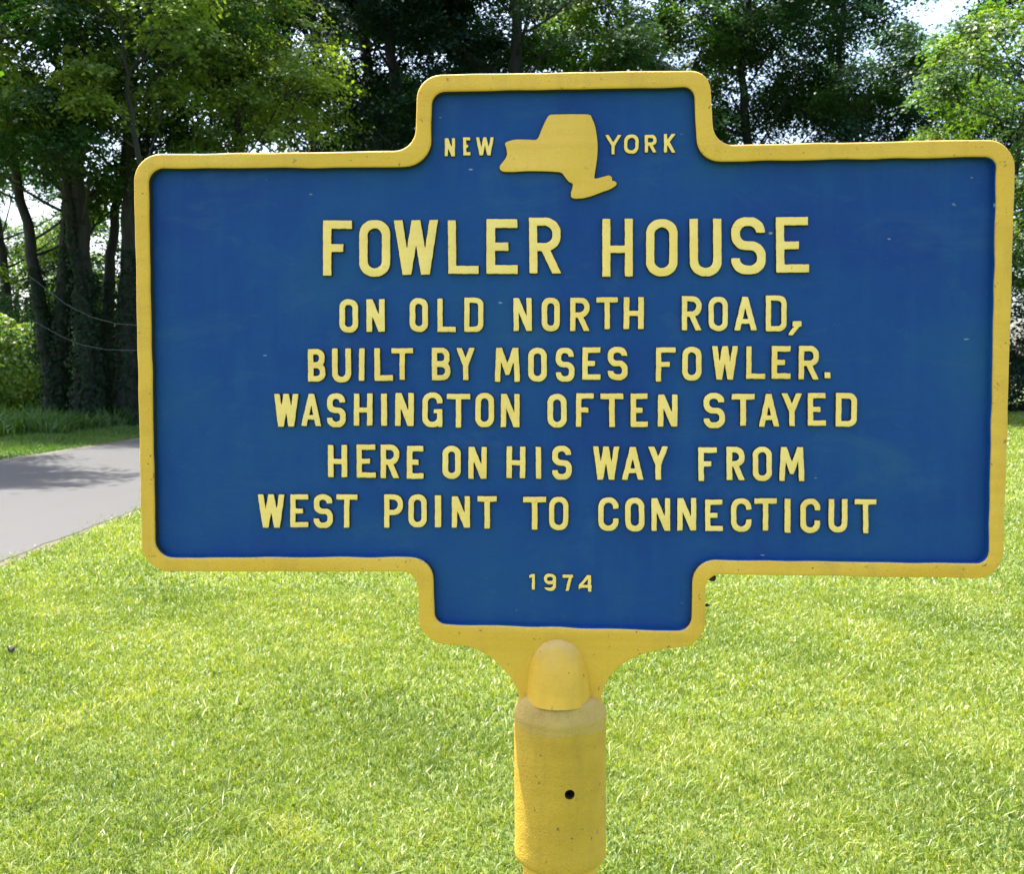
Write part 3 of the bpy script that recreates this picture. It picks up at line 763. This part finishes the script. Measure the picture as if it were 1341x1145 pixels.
# left cluster
tree('maple_tree', 'ivy-covered twin-trunk tree forking low on the road bank, leftmost of the trunks', at(72, 30.5), 30.5, 18.5, .36, 3.9, 6.6, 24, 42000, M_leaf, 101, stems=[
    ([(0, 0, -.3), (-.05, 0, 1.6), (-.38, 0, 3.9), (-.8, .2, 6.2), (-1.5, .4, 10), (-2, .5, 16)], .33), ([(.1, .1, -.3), (.13, .1, 2.2), (.4, .2, 5), (.55, .3, 9), (.6, .3, 13), (.6, .3, 18)], .38)], ivy=1.2, group=G1, tone=.5, dens=.6, lobe_r=(1.0, 1.8))
tree('maple_tree', 'thickest ivy-wrapped tree in the bank row with a pale stem forking at head height', at(118, 30), 30, 20, .46, 5.0, 7.4, 26, 44000, M_leaf, 102, stems=[
    ([(0, 0, -.3), (-.05, 0, 2.8), (-.15, 0, 5.5), (-.3, 0, 11), (-.4, 0, 20)], .46), ([(.15, -.2, -.3), (.1, -.3, 3.1), (-.28, -.3, 5.5), (-.5, -.3, 9), (-.8, -.5, 14)], .22)], ivy=1.3, group=G1, dens=.6, tone=.36)
tree('maple_tree', 'slender bare-stemmed tree curving right beside the thick ivy-wrapped tree', at(143, 32), 32, 16, .24, 3.6, 8.5, 14, 17000, M_leaf, 103, stems=[
    ([(0, 0, -.3), (0, 0, 2.8), (.1, 0, 5), (.45, 0, 7.4), (.9, 0, 10), (1.1, 0, 16)], .27)], ivy=.9, group=G1)
tree('maple_tree', 'ivy-clad tree right behind the left edge of the marker', at(166, 30.5), 30.5, 19, .4, 4.6, 9.0, 22, 36000, M_leaf, 104, stems=[
    ([(0, 0, -.3), (.05, 0, 3.3), (.2, 0, 6.6), (.3, 0, 11), (.5, 0, 19)], .4), ([(.2, .2, 3), (.45, .3, 6), (.7, .4, 9), (1.1, .5, 13)], .10), ([(.2, .1, 3.5), (.7, .2, 7), (1.0, .3, 10), (1.2, .4, 13)], .08), ([(.2, .3, 4), (.3, .5, 7), (.45, .6, 10), (.6, .6, 13)], .08)], ivy=1.2, group=G1, dens=.6, tone=.36)
tree('maple_tree', 'short leafy tree with yellow-green sunlit boughs above the left half of the marker top edge', at(282, 31), 31, 13.6, .26, 3.4, 7.6, 18, 26000, M_leaf_pale, 105, group=G2, tone=.9, lobe_r=(.9, 1.5), dens=.55)
tree('maple_tree', 'young tree with sunlit yellow boughs between the ivy-clad trunks and the marker top', at(222, 26), 26, 12.4, .15, 2.3, 8.6, 11, 13000, M_leaf_pale, 107, stems=[([(0, 0, -.3), (-.1, 0, 4), (-.9, .1, 8.4), (-1.2, .1, 12.2)], .15)], group=G1, tone=.9, lobe_r=(.7, 1.2), dens=.55)
tree('maple_tree', 'young sunlit yellow-green tree at the upper left corner', at(-38, 27.5), 27.5, 13.2, .17, 2.6, 8.2, 12, 14000, M_leaf_pale, 108, stems=[([(0, 0, -.3), (0, 0, 4), (.8, .1, 8.5), (1.4, .1, 13)], .17)], group=G1, tone=.9, lobe_r=(.7, 1.3), dens=.65)
# centre
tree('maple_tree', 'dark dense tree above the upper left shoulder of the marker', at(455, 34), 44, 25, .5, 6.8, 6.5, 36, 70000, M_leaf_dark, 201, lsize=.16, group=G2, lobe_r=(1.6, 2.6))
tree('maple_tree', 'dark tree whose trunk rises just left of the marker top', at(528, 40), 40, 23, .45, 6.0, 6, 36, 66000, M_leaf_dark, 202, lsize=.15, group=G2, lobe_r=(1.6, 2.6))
tree('maple_tree', 'tree with a thick dark trunk above the middle of the marker top', at(663, 38), 38, 22, .5, 5.5, 7, 32, 50000, M_leaf, 203, lsize=.15, group=G2, tone=.4, lobe_r=(1.4, 2.3))
tree('maple_tree', 'bright green tree above the right half of the marker top', at(800, 44), 44, 21, .4, 4.6, 7, 22, 30000, M_leaf, 204, lsize=.15, group=G2, tone=.6, lobe_r=(1.4, 2.3))
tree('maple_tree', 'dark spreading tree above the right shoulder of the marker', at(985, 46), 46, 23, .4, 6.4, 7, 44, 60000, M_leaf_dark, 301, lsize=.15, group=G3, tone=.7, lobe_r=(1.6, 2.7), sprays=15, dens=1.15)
tree('maple_tree', 'green tree between the dark spreading tree and the pale tree', at(1120, 47), 47, 23, .38, 6.4, 7, 44, 58000, M_leaf, 302, lsize=.15, group=G3, tone=.36, lobe_r=(1.6, 2.7), sprays=15, dens=1.15)
tree('maple_tree', 'low pale-leaved tree with sunlit boughs at the right above the marker', at(1292, 34), 34, 13.8, .3, 3.3, 5.0, 20, 30000, M_leaf_pale, 303, stems=[([(0, 0, -.3), (0, 0, 4), (.7, .1, 8), (1.6, .2, 13.4)], .24)], lsize=.14, group=G3, tone=.55, lobe_r=(1.0, 1.6), dens=.8)
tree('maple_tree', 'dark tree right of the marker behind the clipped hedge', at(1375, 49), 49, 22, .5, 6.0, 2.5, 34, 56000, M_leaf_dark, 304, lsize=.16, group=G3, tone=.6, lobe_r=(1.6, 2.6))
tree('maple_tree', 'tree reaching into the upper left corner with dark boughs over the road', -12.6, 18.2, 12.2, .3, 2.3, 6.4, 17, 30000, M_leaf, 106, group=G1, tone=.6, lobe_r=(.8, 1.4))
tree('maple_tree', 'dark tree filling the gap between the two trunks left of the marker top', at(400, 58), 58, 27, .5, 6.5, 8, 30, 44000, M_leaf_dark, 205, lsize=.19, group=G2, lobe_r=(1.6, 2.6))
tree('maple_tree', 'dark tree far behind the middle of the marker top', at(600, 56), 56, 27, .5, 7, 7, 32, 48000, M_leaf_dark, 206, lsize=.19, group=G2, lobe_r=(1.6, 2.6))
tree('maple_tree', 'tall leafy tree far beyond the bank at the left edge of the picture', at(6, 47), 47, 16, .34, 4.6, 4.2, 26, 36000, M_leaf, 109, lsize=.16, tone=.6, group='trees beyond the bank', dens=.8)
# far, sunlit, behind the row
tree('far_tree', 'small bright round tree far beyond the trunks at the left', at(25, 62), 62, 11, .25, 5, 1.5, 22, 26000, M_leaf, 401, lsize=.2, tone=.6, lobe_r=(1.6, 2.4), group='trees beyond the bank')
tree('far_tree', 'sunlit small tree seen between two ivy-clad trunks', at(158, 58), 58, 7.5, .2, 3, 1, 16, 15000, M_leaf_pale, 402, lsize=.18, tone=.5, group='trees beyond the bank')

# ------------------------------------------------------------------ shrubs, hedge
def shrub(name, label, x, y, rx, ry, h, leaves, lm, seed, lsize=.09, cat='shrub', group=None, tone=.5, boxy=False):
    global rng
    keep = rng; rng = np.random.default_rng(seed)
    root = empty(name, (x, y, 0)); tag(root, label, cat, group)
    n = leaves; d = rng.normal(size=(n, 3)); d /= np.linalg.norm(d, axis=1)[:, None]
    if boxy:
        d /= np.max(np.abs(d) ** 1.0, axis=1)[:, None] ** .8
    lump = 1 + .16 * vnoise(d[:, 0] * rx * 2, d[:, 1] * ry * 2 + d[:, 2] * h * 1.6, 2.0 / max(rx, .5) ** .5, seed)
    r = (1 - rng.gamma(1.4, .09, n)).clip(.1, 1.1) * lump
    c = d * r[:, None] * np.array([rx, ry, h * .52]) + np.array([0, 0, h * .5]); k = c[:, 2] > .02
    nv = d + rng.normal(0, .6, (n, 3)); nv /= np.linalg.norm(nv, axis=1)[:, None]
    lt = tone + .3 * vnoise(c[:, 0], c[:, 2] + c[:, 1], 2.4, seed + 1)
    co, f, tn = leaf_cloud(c[k], nv[k], lsize * rng.uniform(.6, 1.3, k.sum()), np.clip(lt[k] + rng.normal(0, .12, k.sum()), 0, 1))
    obj('foliage', np_mesh('foliage', co, [f], [lm], {'tone': tn}), root)
    st = [tube(bezier(np.array([rng.normal(0, .1 * rx), rng.normal(0, .1), -.1]), np.array([0, 0, h * .2]), np.array([u * rx * .4, v * ry * .4, h * .4]), np.array([u * rx * .75, v * ry * .75, h * .62]), 7), np.linspace(.035, .012, 7), 5) for u, v in rng.uniform(-1, 1, (9, 2))]
    co, q = join(st); obj('stem', np_mesh('stem', co, [q], [M_bark], smooth=True), root)
    rng = keep
G4 = 'shrubs along the road bank'
shrub('roadside_shrub', 'bright drooping shrub at the far left of the road bank', at(14, 37), 37, 2.1, 1.5, 3.7, 13000, M_leaf_pale, 501, .17, group=G4, tone=.75)
shrub('roadside_shrub', 'dark shrub behind the bright drooping shrub at the left', at(-20, 43), 43, 2.8, 2, 5.4, 16000, M_leaf, 502, .12, group=G4, tone=.4)
shrub('roadside_shrub', 'green bush in the gap behind the thick ivy-clad trunk', at(135, 38), 38, 2.2, 1.4, 2.4, 12000, M_leaf, 505, .11, group=G4, tone=.65)
shrub('roadside_shrub', 'leafy bush behind the twin-trunk tree', at(68, 40), 40, 2.4, 1.6, 3.2, 14000, M_leaf, 506, .12, group=G4, tone=.55)
shrub('hedge', 'dark clipped hedge along the far edge of the lawn right of the marker', 25.5, 46.5, 6.5, 1.3, 2.15, 42000, M_leaf_dark, 510, .12, 'hedge', tone=.55, boxy=True)

# ------------------------------------------------------------------ sagging cables between the trunks
def pt(px, py, d):
    r = ray(px, py); return Vector((0, 0, EYE)) + r * (d / r.y)
for lab, pts in (('pale sagging cable strung across the ivy-clad trunks, upper one', [(36, 360), (47, 368), (61, 379), (87, 399), (119, 415), (152, 424), (178, 426), (200, 424)]),
                 ('pale sagging cable strung across the ivy-clad trunks, lower one', [(36, 416), (48, 423), (81, 441), (107, 452), (139, 458), (176, 459), (200, 457)])):
    P = np.array([pt(x, y, 25.2 + .01 * (x - 100)) for x, y in pts])
    co, q = tube(P, np.full(len(P), .006), 6)
    tag(obj('sagging_cable', np_mesh('sagging_cable', co, [q], [M_cable], smooth=True)), lab, 'cable', 'cables between the ivy-clad trunks')

# ------------------------------------------------------------------ one fallen leaf on the lawn
M_dead, t, p = mat('dead_leaf'); p.inputs['Base Color'].default_value = (0.012, 0.011, 0.006, 1); p.inputs['Roughness'].default_value = 0.8
r = ray(13, 851); c = Vector((0, 0, EYE)) + r * ((0.028 - EYE) / r.z)
n = 14; a_ = np.linspace(0, 2 * np.pi, n, endpoint=False); rad_ = .032 * (.72 + .28 * np.cos(a_ * 5)) * (1 + .3 * np.cos(a_))
for_co = np.stack([rad_ * np.cos(a_), rad_ * np.sin(a_), .008 + .012 * np.cos(a_ * 2)], -1)
co = np.concatenate([for_co, for_co * .98 - np.array([0, 0, .002]), [[0, 0, .006], [0, 0, .004]]])
i = np.arange(n); j = (i + 1) % n
me = np_mesh('fallen_leaf', co, [np.stack([i, j, np.full(n, 2 * n)], -1), np.stack([j + n, i + n, np.full(n, 2 * n + 1)], -1), np.stack([j, i, i + n, j + n], -1)], [M_dead])
o = obj('fallen_leaf', me); o.location = c; o.rotation_euler = (R(28), R(8), R(40))
tag(o, 'dark dead leaf lying on the lawn at the left edge of the picture', 'leaf')
